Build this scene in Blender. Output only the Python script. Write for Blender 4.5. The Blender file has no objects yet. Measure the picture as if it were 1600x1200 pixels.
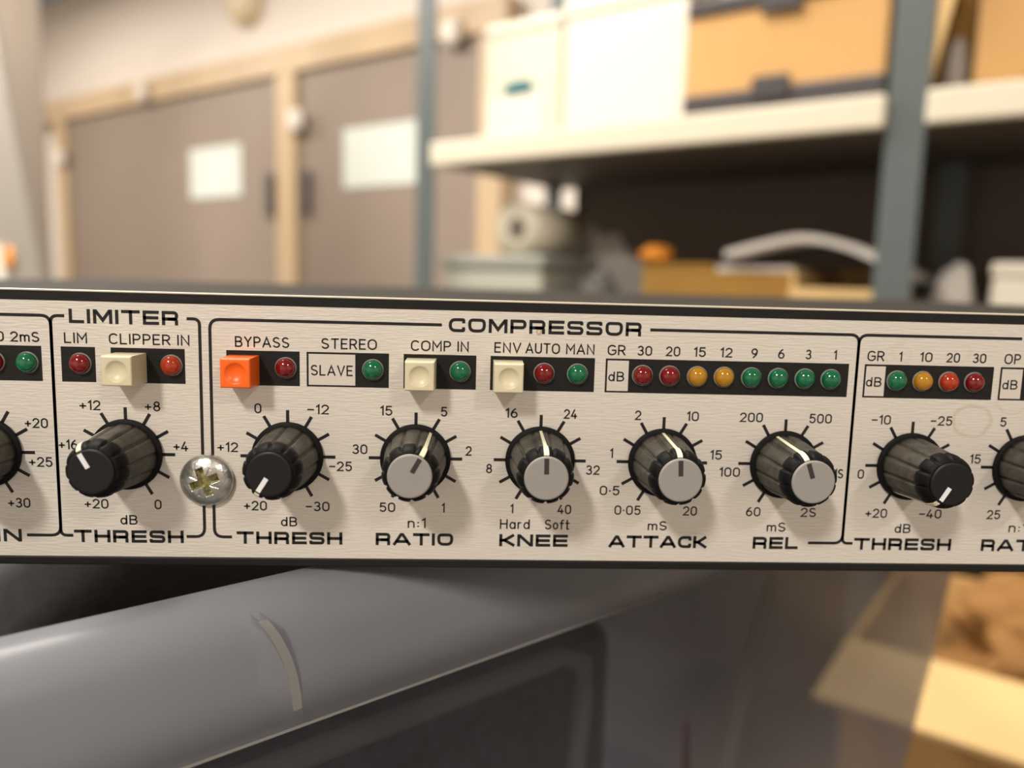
import bpy, bmesh, math, random
from mathutils import Vector, Matrix
random.seed(7)
sc = bpy.context.scene
COL = sc.collection
mm = 0.001

# ---------------------------------------------------------------- camera
cam_data = bpy.data.cameras.new('camera')
cam = bpy.data.objects.new('camera', cam_data)
COL.objects.link(cam)
right = Vector((0.998503563, -0.047663551, 0.026810843))
up = Vector((-0.020338129, 0.131440984, 0.991115346))
back = Vector((-0.050764121, -0.990177466, 0.130274903))
mw = Matrix((right, up, back)).transposed().to_4x4()
mw.translation = Vector((-6.46497, -120.82538, 24.53502)) * mm
cam.matrix_world = mw
cam_data.sensor_width = 36.0
cam_data.lens = 36.0 * 1222.76 / 1600.0
cam_data.clip_start = 0.004
cam_data.clip_end = 50
cam_data.dof.use_dof = True
cam_data.dof.focus_distance = 0.1185
cam_data.dof.aperture_fstop = 10.5
sc.camera = cam

# ---------------------------------------------------------------- world, light, exposure
world = bpy.data.worlds.new('world')
world.use_nodes = True
world.node_tree.nodes['Background'].inputs[0].default_value = (0.9, 0.85, 0.78, 1)
world.node_tree.nodes['Background'].inputs[1].default_value = 0.15
sc.world = world
sc.view_settings.view_transform = 'Standard'
sc.view_settings.look = 'None'
sc.view_settings.gamma = 1.0
sc.view_settings.use_curve_mapping = False
sc.view_settings.exposure = 0.0
sc.cycles.use_denoising = True
sc.cycles.max_bounces = 8
sc.cycles.transparent_max_bounces = 12
sc.cycles.sample_clamp_indirect = 4.0
sc.cycles.caustics_reflective = False
sc.cycles.caustics_refractive = False
WARM = (1.0, 0.92, 0.82)


def area_light(name, loc, sx, sy, watts, rz=0.0, col=WARM):
    d = bpy.data.lights.new(name, 'AREA')
    d.shape = 'RECTANGLE'
    d.size, d.size_y, d.energy, d.color = sx, sy, watts, col
    o = bpy.data.objects.new(name, d)
    o.location = loc
    o.rotation_euler = (0, 0, rz)
    COL.objects.link(o)
    return o


RZ = math.atan2(-0.629, 0.777)                 # the room stands at an angle to the rack unit
AX = Vector((math.cos(RZ), math.sin(RZ), 0))
BX = Vector((-math.sin(RZ), math.cos(RZ), 0))


def room(p, q, z=0.0):
    v = AX * p + BX * q
    return Vector((v.x - 0.0065, v.y - 0.1208, z + 0.0245))     # the room is measured from the camera's stand


CEIL = 1.62
ROOM_Z = 0.0245
LIGHTS = [((-0.92, -1.84), 0.22, 0.50, 79), ((1.29, -2.35), 0.22, 0.5, 37),
          (tuple(room(-0.75, 0.25)[:2]), 0.25, 1.2, 47), (tuple(room(-2.55, 0.45)[:2]), 0.25, 1.2, 122),
          (tuple(room(-4.5, 0.7)[:2]), 0.25, 1.2, 78)]  # last three are extra lamps, put in to light shelf and door wall
for (lx, ly), sx, sy, w in LIGHTS:
    area_light('ceiling_tube_or_extra_light', (lx, ly, CEIL + ROOM_Z - 0.075), sx, sy, w, RZ if w in (47, 122, 78) else 0.0)

# ---------------------------------------------------------------- helpers


def mat(name, col, rough=0.5, metal=0.0, bump=0.0, bscale=60, vary=0.0, vscale=8, stretch=(1, 1, 1), coat=0.0, spec=0.5, tint=None):
    m = bpy.data.materials.new(name)
    m.use_nodes = True
    nt = m.node_tree
    b = nt.nodes['Principled BSDF']
    b.inputs['Base Color'].default_value = (*col, 1)
    b.inputs['Roughness'].default_value = rough
    b.inputs['Metallic'].default_value = metal
    b.inputs['Specular IOR Level'].default_value = spec
    b.inputs['Coat Weight'].default_value = coat
    tc = nt.nodes.new('ShaderNodeTexCoord')
    mp = nt.nodes.new('ShaderNodeMapping')
    mp.inputs['Scale'].default_value = stretch
    nt.links.new(tc.outputs['Object'], mp.inputs[0])
    if vary > 0:
        n = nt.nodes.new('ShaderNodeTexNoise')
        n.inputs['Scale'].default_value = vscale
        n.inputs['Detail'].default_value = 5
        nt.links.new(mp.outputs[0], n.inputs['Vector'])
        r = nt.nodes.new('ShaderNodeMix')
        r.data_type = 'RGBA'
        c2 = tint or tuple(max(0, c * (1 - vary)) for c in col)
        r.inputs[6].default_value = (*col, 1)
        r.inputs[7].default_value = (*c2, 1)
        cr = nt.nodes.new('ShaderNodeMapRange')
        cr.inputs[1].default_value = 0.35
        cr.inputs[2].default_value = 0.7
        nt.links.new(n.outputs[0], cr.inputs[0])
        nt.links.new(cr.outputs[0], r.inputs[0])
        nt.links.new(r.outputs[2], b.inputs['Base Color'])
    if bump > 0:
        n2 = nt.nodes.new('ShaderNodeTexNoise')
        n2.inputs['Scale'].default_value = bscale
        n2.inputs['Detail'].default_value = 4
        nt.links.new(mp.outputs[0], n2.inputs['Vector'])
        bp = nt.nodes.new('ShaderNodeBump')
        bp.inputs['Strength'].default_value = bump
        bp.inputs['Distance'].default_value = 1.0 / bscale * 0.3
        nt.links.new(n2.outputs[0], bp.inputs['Height'])
        nt.links.new(bp.outputs[0], b.inputs['Normal'])
    return m


def cloudy(name, col, clear, rough=0.3, vary=0.0):
    """translucent cloudy plastic: part clear, part scattering"""
    m = mat(name, col, rough, vary=vary, vscale=14)
    nt = m.node_tree
    b = nt.nodes['Principled BSDF']
    out = nt.nodes['Material Output']
    tr = nt.nodes.new('ShaderNodeBsdfTransparent')
    tr.inputs[0].default_value = (0.93, 0.95, 1.0, 1)
    tl = nt.nodes.new('ShaderNodeBsdfTranslucent')
    tl.inputs[0].default_value = (*col, 1)
    m1 = nt.nodes.new('ShaderNodeMixShader')
    m1.inputs[0].default_value = 0.35
    nt.links.new(b.outputs[0], m1.inputs[1])
    nt.links.new(tl.outputs[0], m1.inputs[2])
    m2 = nt.nodes.new('ShaderNodeMixShader')
    m2.inputs[0].default_value = clear
    nt.links.new(m1.outputs[0], m2.inputs[1])
    nt.links.new(tr.outputs[0], m2.inputs[2])
    nt.links.new(m2.outputs[0], out.inputs[0])
    return m


def obj(name, data, m=None, parent=None, loc=None, rz=None):
    if isinstance(data, bmesh.types.BMesh):
        me = bpy.data.meshes.new(name)
        data.to_mesh(me)
        data.free()
    else:
        me = data
    if m is not None and not me.materials:
        me.materials.append(m)
    o = bpy.data.objects.new(name, me)
    COL.objects.link(o)
    if parent:
        o.parent = parent
    if loc is not None:
        o.location = loc
    if rz is not None:
        o.rotation_euler = (0, 0, rz)
    return o


def thing(name, label, cat, loc=(0, 0, 0), rz=0.0, group=None):
    o = bpy.data.objects.new(name, None)
    o.empty_display_size = 0.01
    COL.objects.link(o)
    o.location = loc
    o.rotation_euler = (0, 0, rz)
    return tag(o, label, cat, group)


def tag(o, label=None, cat=None, group=None, kind=None):
    if label:
        o['label'] = label
    if cat:
        o['category'] = cat
    if group:
        o['group'] = group
    if kind:
        o['kind'] = kind
    return o


def bm_box(bm, x0, x1, y0, y1, z0, z1, bev=0.0, seg=2):
    r = bmesh.ops.create_cube(bm, size=1.0)
    vs = r['verts']
    for v in vs:
        v.co = Vector(((x0 + x1) / 2 + v.co.x * (x1 - x0), (y0 + y1) / 2 + v.co.y * (y1 - y0), (z0 + z1) / 2 + v.co.z * (z1 - z0)))
    if bev > 0:
        es = list({e for v in vs for e in v.link_edges})
        bmesh.ops.bevel(bm, geom=es, offset=bev, segments=seg, affect='EDGES', profile=0.5)
    return bm


def box(x0, x1, y0, y1, z0, z1, bev=0.0, seg=2):
    return bm_box(bmesh.new(), x0, x1, y0, y1, z0, z1, bev, seg)


def smooth(bm):
    for f in bm.faces:
        f.smooth = True
    return bm


def lathe(prof, n=48, axis='z', rfun=None):
    """prof: (r, h) list; axis 'y' points the height towards -Y (out of the panel)"""
    bm = bmesh.new()
    rings = []
    for i, (r, h) in enumerate(prof):
        ring = []
        for k in range(n):
            a = 2 * math.pi * k / n
            rr = rfun(a, r, h, i) if rfun else r
            x, y = rr * math.cos(a), rr * math.sin(a)
            ring.append(bm.verts.new((x, -h, y) if axis == 'y' else (x, y, h)))
        rings.append(ring)
    for a, b in zip(rings, rings[1:]):
        for k in range(n):
            f = bm.faces.new((a[k], a[(k + 1) % n], b[(k + 1) % n], b[k]))
            f.smooth = True
    bm.faces.new(rings[-1])
    bm.faces.new(list(reversed(rings[0])))
    bmesh.ops.recalc_face_normals(bm, faces=bm.faces)
    return bm


def tube(pts, r, n=8):
    bm = bmesh.new()
    rings = []
    for i, p in enumerate(pts):
        p = Vector(p)
        t = (Vector(pts[min(i + 1, len(pts) - 1)]) - Vector(pts[max(i - 1, 0)])).normalized()
        a = t.cross(Vector((0, 0, 1)))
        if a.length < 1e-3:
            a = t.cross(Vector((1, 0, 0)))
        a.normalize()
        b = t.cross(a)
        rings.append([bm.verts.new(p + (a * math.cos(2 * math.pi * k / n) + b * math.sin(2 * math.pi * k / n)) * r) for k in range(n)])
    for s, u in zip(rings, rings[1:]):
        for k in range(n):
            bm.faces.new((s[k], s[(k + 1) % n], u[(k + 1) % n], u[k])).smooth = True
    bm.faces.new(rings[0])
    bm.faces.new(rings[-1])
    bmesh.ops.recalc_face_normals(bm, faces=bm.faces)
    return bm

# ---------------------------------------------------------------- materials
M_ink = mat('black_print', (0.012, 0.011, 0.012), 0.45, spec=0.3)
M_black = mat('black_paint', (0.009, 0.0085, 0.008), 0.5, spec=0.25, bump=0.25, bscale=1500, stretch=(0.2, 1, 1))
M_lid = mat('dark_steel', (0.035, 0.031, 0.027), 0.85, spec=0.1, bump=0.2, bscale=900)
M_edge = mat('bare_edge', (0.62, 0.56, 0.45), 0.4, 0.3)
M_knob = mat('dusty_black_plastic', (0.03, 0.028, 0.024), 0.55, bump=0.25, bscale=2500, vary=1, vscale=500, tint=(0.085, 0.075, 0.055))
M_collar = mat('black_plastic', (0.005, 0.005, 0.0055), 0.55, bump=0.15, bscale=3000, spec=0.14)
M_grey = mat('grey_plastic', (0.285, 0.275, 0.26), 0.5)
M_blackcap = mat('black_cap_plastic', (0.007, 0.0065, 0.008), 0.5, bump=0.1, bscale=3000, spec=0.3)
M_cream = mat('cream_line', (0.86, 0.80, 0.60), 0.5)
M_white = mat('white_mark', (0.75, 0.77, 0.80), 0.5)
M_brown = mat('dark_mark', (0.035, 0.025, 0.025), 0.5)
M_btn = mat('cream_plastic', (0.66, 0.60, 0.42), 0.38, vary=0.08, vscale=300)
M_orange = mat('orange_plastic', (0.92, 0.135, 0.006), 0.35)
M_zinc = mat('zinc_steel', (0.62, 0.62, 0.58), 0.3, 0.9, bump=0.4, bscale=1400, vary=0.35, vscale=700)
M_rust = mat('dirty_recess', (0.42, 0.38, 0.16), 0.4, 0.7, bump=0.8, bscale=2000, vary=0.6, vscale=900)


def led_mat(name, col):
    m = mat(name, col, 0.12, coat=0.5, spec=0.5)
    b = m.node_tree.nodes['Principled BSDF']
    b.inputs['Subsurface Weight'].default_value = 0.1
    b.inputs['Subsurface Radius'].default_value = (0.8 * mm, 0.8 * mm, 0.8 * mm)
    b.inputs['Subsurface Scale'].default_value = 1.0
    return m


M_led = dict(r=led_mat('red_lens', (0.17, 0.002, 0.004)), g=led_mat('green_lens', (0.0, 0.125, 0.05)),
             y=led_mat('amber_lens', (0.42, 0.20, 0.006)), o=led_mat('orange_red_lens', (0.36, 0.03, 0.004)))
M_bezel = cloudy('clear_bezel', (0.7, 0.72, 0.66), 0.55)


def panel_material():
    m = bpy.data.materials.new('painted_brushed_aluminium')
    m.use_nodes = True
    nt = m.node_tree
    N, Lk = nt.nodes, nt.links
    b = N['Principled BSDF']
    b.inputs['Roughness'].default_value = 0.48
    b.inputs['Metallic'].default_value = 0.25
    tc = N.new('ShaderNodeTexCoord')
    mp = N.new('ShaderNodeMapping')
    mp.inputs['Scale'].default_value = (0.14, 1, 1)
    Lk.new(tc.outputs['Object'], mp.inputs[0])
    n = N.new('ShaderNodeTexNoise')
    n.inputs['Scale'].default_value = 3200
    n.inputs['Detail'].default_value = 3
    Lk.new(mp.outputs[0], n.inputs['Vector'])
    bp = N.new('ShaderNodeBump')
    bp.inputs['Strength'].default_value = 0.8
    bp.inputs['Distance'].default_value = 0.0001
    Lk.new(n.outputs[0], bp.inputs['Height'])
    Lk.new(bp.outputs[0], b.inputs['Normal'])
    base = (0.66, 0.625, 0.57, 1)
    cur = None
    # dried liquid rings: (x, z, rx, rz, strength)
    sep = N.new('ShaderNodeSeparateXYZ')
    Lk.new(tc.outputs['Object'], sep.inputs[0])
    n3 = N.new('ShaderNodeTexNoise')
    n3.inputs['Scale'].default_value = 420
    n3.inputs['Detail'].default_value = 4
    Lk.new(tc.outputs['Object'], n3.inputs['Vector'])

    def mth(op, a, c):
        k = N.new('ShaderNodeMath')
        k.operation = op
        for i, v in enumerate((a, c)):
            if isinstance(v, (int, float)):
                k.inputs[i].default_value = v
            elif v is not None:
                Lk.new(v, k.inputs[i])
        return k.outputs[0]
    total = None
    for x, z, rx, rz, s, w in ((74.2, 4.1, 3.15, 2.55, 0.30, 0.16), (80.6, 7.4, 2.6, 1.9, 0.16, 0.16), (66.5, 15.0, 6.2, 2.6, 0.10, 0.10),
                               (61.0, 14.6, 2.2, 1.6, 0.09, 0.16), (3.7, 16.9, 0.35, 0.45, 0.8, 0.6)):
        dx = mth('DIVIDE', mth('SUBTRACT', sep.outputs[0], x * mm), rx * mm)
        dz = mth('DIVIDE', mth('SUBTRACT', sep.outputs[2], z * mm + 0.0215), rz * mm)
        d = mth('SQRT', mth('ADD', mth('MULTIPLY', dx, dx), mth('MULTIPLY', dz, dz)), None)
        d = mth('ADD', d, mth('MULTIPLY', mth('SUBTRACT', n3.outputs[0], 0.5), 0.5))
        r = mth('ABSOLUTE', mth('SUBTRACT', d, 1.0), None)
        r = mth('MAXIMUM', mth('SUBTRACT', 1.0, mth('DIVIDE', r, w)), 0.0)
        r = mth('MULTIPLY', r, s)
        r = mth('MULTIPLY', r, mth('ADD', n3.outputs[0], 0.4))
        total = r if total is None else mth('ADD', total, r)
    mx = N.new('ShaderNodeMix')
    mx.data_type = 'RGBA'
    mx.inputs[6].default_value = base
    mx.inputs[7].default_value = (0.42, 0.22, 0.06, 1)
    Lk.new(total, mx.inputs[0])
    Lk.new(mx.outputs[2], b.inputs['Base Color'])
    return m


M_panel = panel_material()
M_label = mat('bare_panel_patch', (0.64, 0.60, 0.55), 0.5, 0.2, bump=0.3, bscale=2000, stretch=(0.15, 1, 1))

# ================================================================ THE RACK UNIT
PZ = 0.0215                                   # its base stands this far under the panel's middle
unit = thing('rack_compressor', 'silver fronted rack audio compressor with black knobs resting across the plastic tub', 'audio unit', (0, 0, -PZ))


def P(x, z, y=0.0):
    """panel coordinates in millimetres (x right, z up, y out of the panel) -> local metres"""
    return Vector((x * mm, -y * mm, z * mm + PZ))


def part(name, data, m, label=None, parent=None, loc=None):
    o = obj(name, data, m, parent or unit, loc)
    if label:
        o['label'] = label
    return o


X0, X1 = -190.0, 215.0
part('front_panel', box(X0 * mm, X1 * mm, 0, 2.6 * mm, PZ - 19.85 * mm, PZ + 19.85 * mm), M_panel, 'silver brushed front panel with black lettering')
part('top_border', box(X0 * mm, X1 * mm, -0.05 * mm, 2.6 * mm, PZ + 19.85 * mm, PZ + 21.25 * mm), M_black, 'black painted strip along the upper edge')
part('edge_trim', box(X0 * mm, X1 * mm, 0.0, 2.6 * mm, PZ + 21.25 * mm, PZ + 21.5 * mm, 0.05 * mm), M_edge, 'worn pale metal edge above the black strip')
part('bottom_border', box(X0 * mm, X1 * mm, -0.05 * mm, 3.2 * mm, PZ - 21.3 * mm, PZ - 19.85 * mm, 0.25 * mm), M_black, 'black painted strip along the lower edge')
part('chassis', box((X0 + 22) * mm, (X1 - 22) * mm, 2.65 * mm, 235 * mm, PZ - 21.0 * mm, PZ + 20.7 * mm, 0.8 * mm), M_lid, 'dark steel case and lid behind the front panel')


class Ribbon:
    """flat printed strokes lying on the panel, a hair above it"""

    def __init__(self, h=0.03):
        self.bm = bmesh.new()
        self.h = h

    def poly(self, pts):
        vs = [self.bm.verts.new(P(x, z, self.h)) for x, z in pts]
        try:
            self.bm.faces.new(vs)
        except ValueError:
            pass

    def stroke(self, pts, w, cap=True):
        pts = [Vector(q) for q in pts]
        clean = [pts[0]]
        for q in pts[1:]:
            if (q - clean[-1]).length > 1e-4:
                clean.append(q)
        pts = clean
        if len(pts) < 2:
            return
        closed = (pts[0] - pts[-1]).length < 1e-3 and len(pts) > 3
        if closed:
            pts = pts[:-1]
        if cap == 'square' and not closed:
            pts[0] = pts[0] + (pts[0] - pts[1]).normalized() * w * .5
            pts[-1] = pts[-1] + (pts[-1] - pts[-2]).normalized() * w * .5
        n = len(pts)
        L, Rr = [], []
        for i, q in enumerate(pts):
            if closed:
                a, b = pts[i - 1], pts[(i + 1) % n]
            else:
                a = pts[i - 1] if i else None
                b = pts[i + 1] if i < n - 1 else None
            d1 = (q - a).normalized() if a is not None else None
            d2 = (b - q).normalized() if b is not None else None
            if d1 is None:
                d1 = d2
            if d2 is None:
                d2 = d1
            t = (d1 + d2)
            if t.length < 1e-3:
                t = d1.copy()
            t.normalize()
            nn = Vector((-t.y, t.x))
            c = max(0.45, nn.dot(Vector((-d1.y, d1.x))))
            o = nn * (w / 2 / c)
            L.append(q + o)
            Rr.append(q - o)
        for i in range(n if closed else n - 1):
            j = (i + 1) % n
            self.poly((Rr[i], Rr[j], L[j], L[i]))
        if cap and not closed:
            for q, d in () if cap == 'square' else ((pts[0], pts[0] - pts[1]), (pts[-1], pts[-1] - pts[-2])):
                a0 = math.atan2(d.y, d.x)
                self.poly([(q.x + w / 2 * math.cos(a0 + t * math.pi / 6), q.y + w / 2 * math.sin(a0 + t * math.pi / 6)) for t in range(-3, 4)])

    def rect(self, x0, x1, z0, z1):
        self.poly(((x0, z0), (x1, z0), (x1, z1), (x0, z1)))

    def build(self, name, m, label=None, parent=None):
        for f in self.bm.faces:
            f.normal_update()
            if f.normal.y > 0:
                f.normal_flip()
        return part(name, self.bm, m, label, parent)


def arc(cx, cy, rx, ry, a0, a1, n=None):
    n = n or max(4, int(abs(a1 - a0) / 15))
    return [(cx + rx * math.cos(math.radians(a0 + (a1 - a0) * k / n)), cy + ry * math.sin(math.radians(a0 + (a1 - a0) * k / n))) for k in range(n + 1)]


def rnd(pts, r):
    """polyline (x, y[, 1 = round this corner]) -> list with rounded corners"""
    out = []
    for i, q in enumerate(pts):
        if len(q) == 3 and 0 < i < len(pts) - 1:
            p, a, b = Vector(q[:2]), Vector(pts[i - 1][:2]), Vector(pts[i + 1][:2])
            d1, d2 = (a - p), (b - p)
            rr = min(r * q[2], d1.length * 0.5, d2.length * 0.5)
            s, e = p + d1.normalized() * rr, p + d2.normalized() * rr
            for k in range(6):
                t = k / 5
                out.append(tuple((1 - t) ** 2 * s + 2 * t * (1 - t) * p + t * t * e))
        else:
            out.append(tuple(q[:2]))
    return out


G = {}                                        # thin drafting letters, cap height 1: (width, strokes)
o_ = arc(.29, .71, .29, .29, 0, 180) + arc(.29, .29, .29, .29, 180, 360) + [(.58, .71)]
G['0'] = (.58, [o_])
G['1'] = (.2, [[(0, .82), (.2, 1), (.2, 0)]])
G['2'] = (.56, [arc(.28, .71, .28, .29, 165, -35) + [(0, 0), (.56, 0)]])
G['3'] = (.54, [arc(.26, .76, .24, .24, 150, -90) + arc(.26, .26, .28, .26, 90, -150)])
G['4'] = (.6, [[(.34, 1), (0, .25), (.6, .25)], [(.43, .5), (.43, 0)]])
G['5'] = (.54, [[(.5, 1), (.07, 1), (.03, .56)] + arc(.26, .32, .28, .32, 125, -150)])
G['6'] = (.54, [arc(.27, .3, .27, .3, 180, 540), [(0, .3), (.02, .5), (.12, .75), (.38, 1)]])
G['8'] = (.54, [arc(.27, .76, .22, .24, 0, 360), arc(.27, .27, .27, .26, 0, 360)])
G['9'] = (.54, [arc(.27, .7, .27, .3, 0, 360), [(.54, .7), (.52, .5), (.42, .25), (.16, 0)]])
G['+'] = (.52, [[(0, .42), (.52, .42)], [(.26, .16), (.26, .68)]])
G['-'] = (.5, [[(0, .46), (.5, .46)]])
G['.'] = (.06, [[(0, .46), (.06, .46)]])
G[':'] = (.04, [[(0, .12), (.04, .12)], [(0, .55), (.04, .55)]])
G['A'] = (.7, [[(0, 0), (.35, 1), (.7, 0)], [(.12, .3), (.58, .3)]])
G['B'] = (.58, [[(0, 0), (0, 1), (.3, 1)] + arc(.3, .76, .24, .24, 90, -90) + [(0, .52)], [(.3, .52)] + arc(.32, .26, .26, .26, 90, -90) + [(0, 0)]])
G['C'] = (.62, [arc(.34, .66, .34, .34, 40, 180) + arc(.34, .34, .34, .34, 180, 320)])
G['D'] = (.6, [[(0, 0), (0, 1), (.25, 1)] + arc(.25, .65, .35, .35, 90, 0) + arc(.25, .35, .35, .35, 0, -90) + [(0, 0)]])
G['E'] = (.5, [[(.5, 1), (0, 1), (0, 0), (.5, 0)], [(0, .52), (.44, .52)]])
G['G'] = (.64, [arc(.34, .66, .34, .34, 40, 180) + arc(.34, .34, .34, .34, 180, 350) + [(.66, .48), (.36, .48)]])
G['H'] = (.6, [[(0, 0), (0, 1)], [(.6, 0), (.6, 1)], [(0, .52), (.6, .52)]])
G['I'] = (.0, [[(0, 0), (0, 1)]])
G['L'] = (.48, [[(0, 1), (0, 0), (.48, 0)]])
G['M'] = (.72, [[(0, 0), (0, 1), (.36, .38), (.72, 1), (.72, 0)]])
G['N'] = (.6, [[(0, 0), (0, 1), (.6, 0), (.6, 1)]])
G['O'] = (.72, [arc(.36, .64, .36, .36, 0, 180) + arc(.36, .36, .36, .36, 180, 360) + [(.72, .64)]])
G['P'] = (.54, [[(0, 0), (0, 1), (.28, 1)] + arc(.28, .73, .27, .27, 90, -90) + [(0, .46)]])
G['R'] = (.56, [[(0, 0), (0, 1), (.28, 1)] + arc(.28, .73, .27, .27, 90, -90) + [(0, .46)], [(.3, .46), (.56, 0)]])
G['S'] = (.58, [arc(.29, .75, .27, .25, 40, 180) + [(.03, .66), (.12, .56), (.46, .44), (.56, .34)] + arc(.29, .25, .28, .25, 0, -150)])
G['T'] = (.6, [[(0, 1), (.6, 1)], [(.3, 1), (.3, 0)]])
G['U'] = (.6, [[(0, 1)] + arc(.3, .3, .3, .3, 180, 360) + [(.6, 1)]])
G['V'] = (.66, [[(0, 1), (.33, 0), (.66, 1)]])
G['Y'] = (.6, [[(0, 1), (.3, .5), (.6, 1)], [(.3, .5), (.3, 0)]])
G['a'] = (.46, [arc(.23, .34, .23, .34, 0, 360), [(.46, .68), (.46, 0)]])
G['d'] = (.48, [arc(.23, .34, .23, .34, 0, 360), [(.47, 1), (.47, 0)]])
G['f'] = (.32, [[(.13, 0), (.13, .8)] + arc(.27, .82, .14, .18, 180, 90) + [(.34, 1)], [(0, .66), (.32, .66)]])
G['m'] = (.76, [[(0, 0), (0, .68)], [(0, .46)] + arc(.19, .48, .19, .2, 180, 0) + [(.38, 0)], [(.38, .46)] + arc(.57, .48, .19, .2, 180, 0) + [(.76, 0)]])
G['n'] = (.42, [[(0, 0), (0, .68)], [(0, .44)] + arc(.21, .46, .21, .22, 180, 0) + [(.42, 0)]])
G['o'] = (.46, [arc(.23, .34, .23, .34, 0, 360)])
G['r'] = (.26, [[(0, 0), (0, .68)], [(0, .44)] + arc(.2, .46, .2, .22, 180, 80)])
G['t'] = (.32, [[(.13, 1), (.13, 0), (.3, 0)], [(0, .66), (.32, .66)]])
G[' '] = (.12, [])

W = {}                                        # wide square-shouldered headings: (width, strokes), corner radius applied to points flagged 1
W['L'] = (1.0, [[(0, 1), (0, 0), (1.0, 0)]])
W['I'] = (.0, [[(0, 0), (0, 1)]])
W['M'] = (1.35, [[(0, 0), (0, 1), (.1, 1), (.675, .18), (1.25, 1), (1.35, 1), (1.35, 0)]])
W['T'] = (1.3, [[(0, 1), (1.3, 1)], [(.65, 1), (.65, 0)]])
W['E'] = (1.1, [[(1.1, 1), (0, 1), (0, 0), (1.1, 0)], [(0, .5), (1.05, .5)]])
W['R'] = (1.15, [[(0, 0), (0, 1), (1.12, 1, 1), (1.12, .42, 1), (0, .42)], [(.5, .42), (1.1, .40, .8), (1.1, 0)]])
W['P'] = (1.12, [[(0, 0), (0, 1), (1.12, 1, 1), (1.12, .4, 1), (0, .4)]])
W['H'] = (1.15, [[(0, 0), (0, 1)], [(1.15, 0), (1.15, 1)], [(0, .5), (1.15, .5)]])
W['S'] = (1.15, [[(1.12, .9), (1.12, 1, .5), (0, 1, 1), (0, .52, .8), (1.15, .48, .8), (1.15, 0, 1), (0, 0, .5), (0, .1)]])
W['C'] = (1.15, [[(1.15, .82), (1.15, 1, .7), (0, 1, 1.2), (0, 0, 1.2), (1.15, 0, .7), (1.15, .18)]])
W['O'] = (1.25, [[(.6, 1), (1.25, 1, 1.2), (1.25, 0, 1.2), (0, 0, 1.2), (0, 1, 1.2), (.6, 1)]])
W['G'] = (1.2, [[(1.15, .85), (1.15, 1, .7), (0, 1, 1.2), (0, 0, 1.2), (1.2, 0, .3), (1.2, .46), (.6, .46)]])
W['K'] = (1.15, [[(0, 0), (0, 1)], [(1.1, 1), (.35, .5), (1.15, 0)], [(0, .5), (.4, .5)]])
W['N'] = (1.2, [[(0, 0), (0, 1), (.1, 1), (1.1, 0), (1.2, 0), (1.2, 1)]])
W['A'] = (1.4, [[(0, 0), (.62, 1), (.78, 1), (1.4, 0)], [(.25, .25), (1.15, .25)]])


def write(font, s, cx, cz, width, height, stroke, gap, rad=0.32, cap=True):
    rb = Ribbon()
    tot = sum(font[c][0] for c in s) + gap * (len(s) - 1)
    h = height - stroke
    w = width - stroke
    sx = w / tot if tot > 0.25 else h
    x = cx - tot * sx / 2
    z = cz - h / 2
    for c in s:
        for st in font[c][1]:
            pts = [(x + q[0] * sx, z + q[1] * h) + tuple(q[2:]) for q in st]
            pts = rnd(pts, rad * height)
            rb.stroke(pts, stroke, cap)
        x += (font[c][0] + gap) * sx
    return rb


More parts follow.
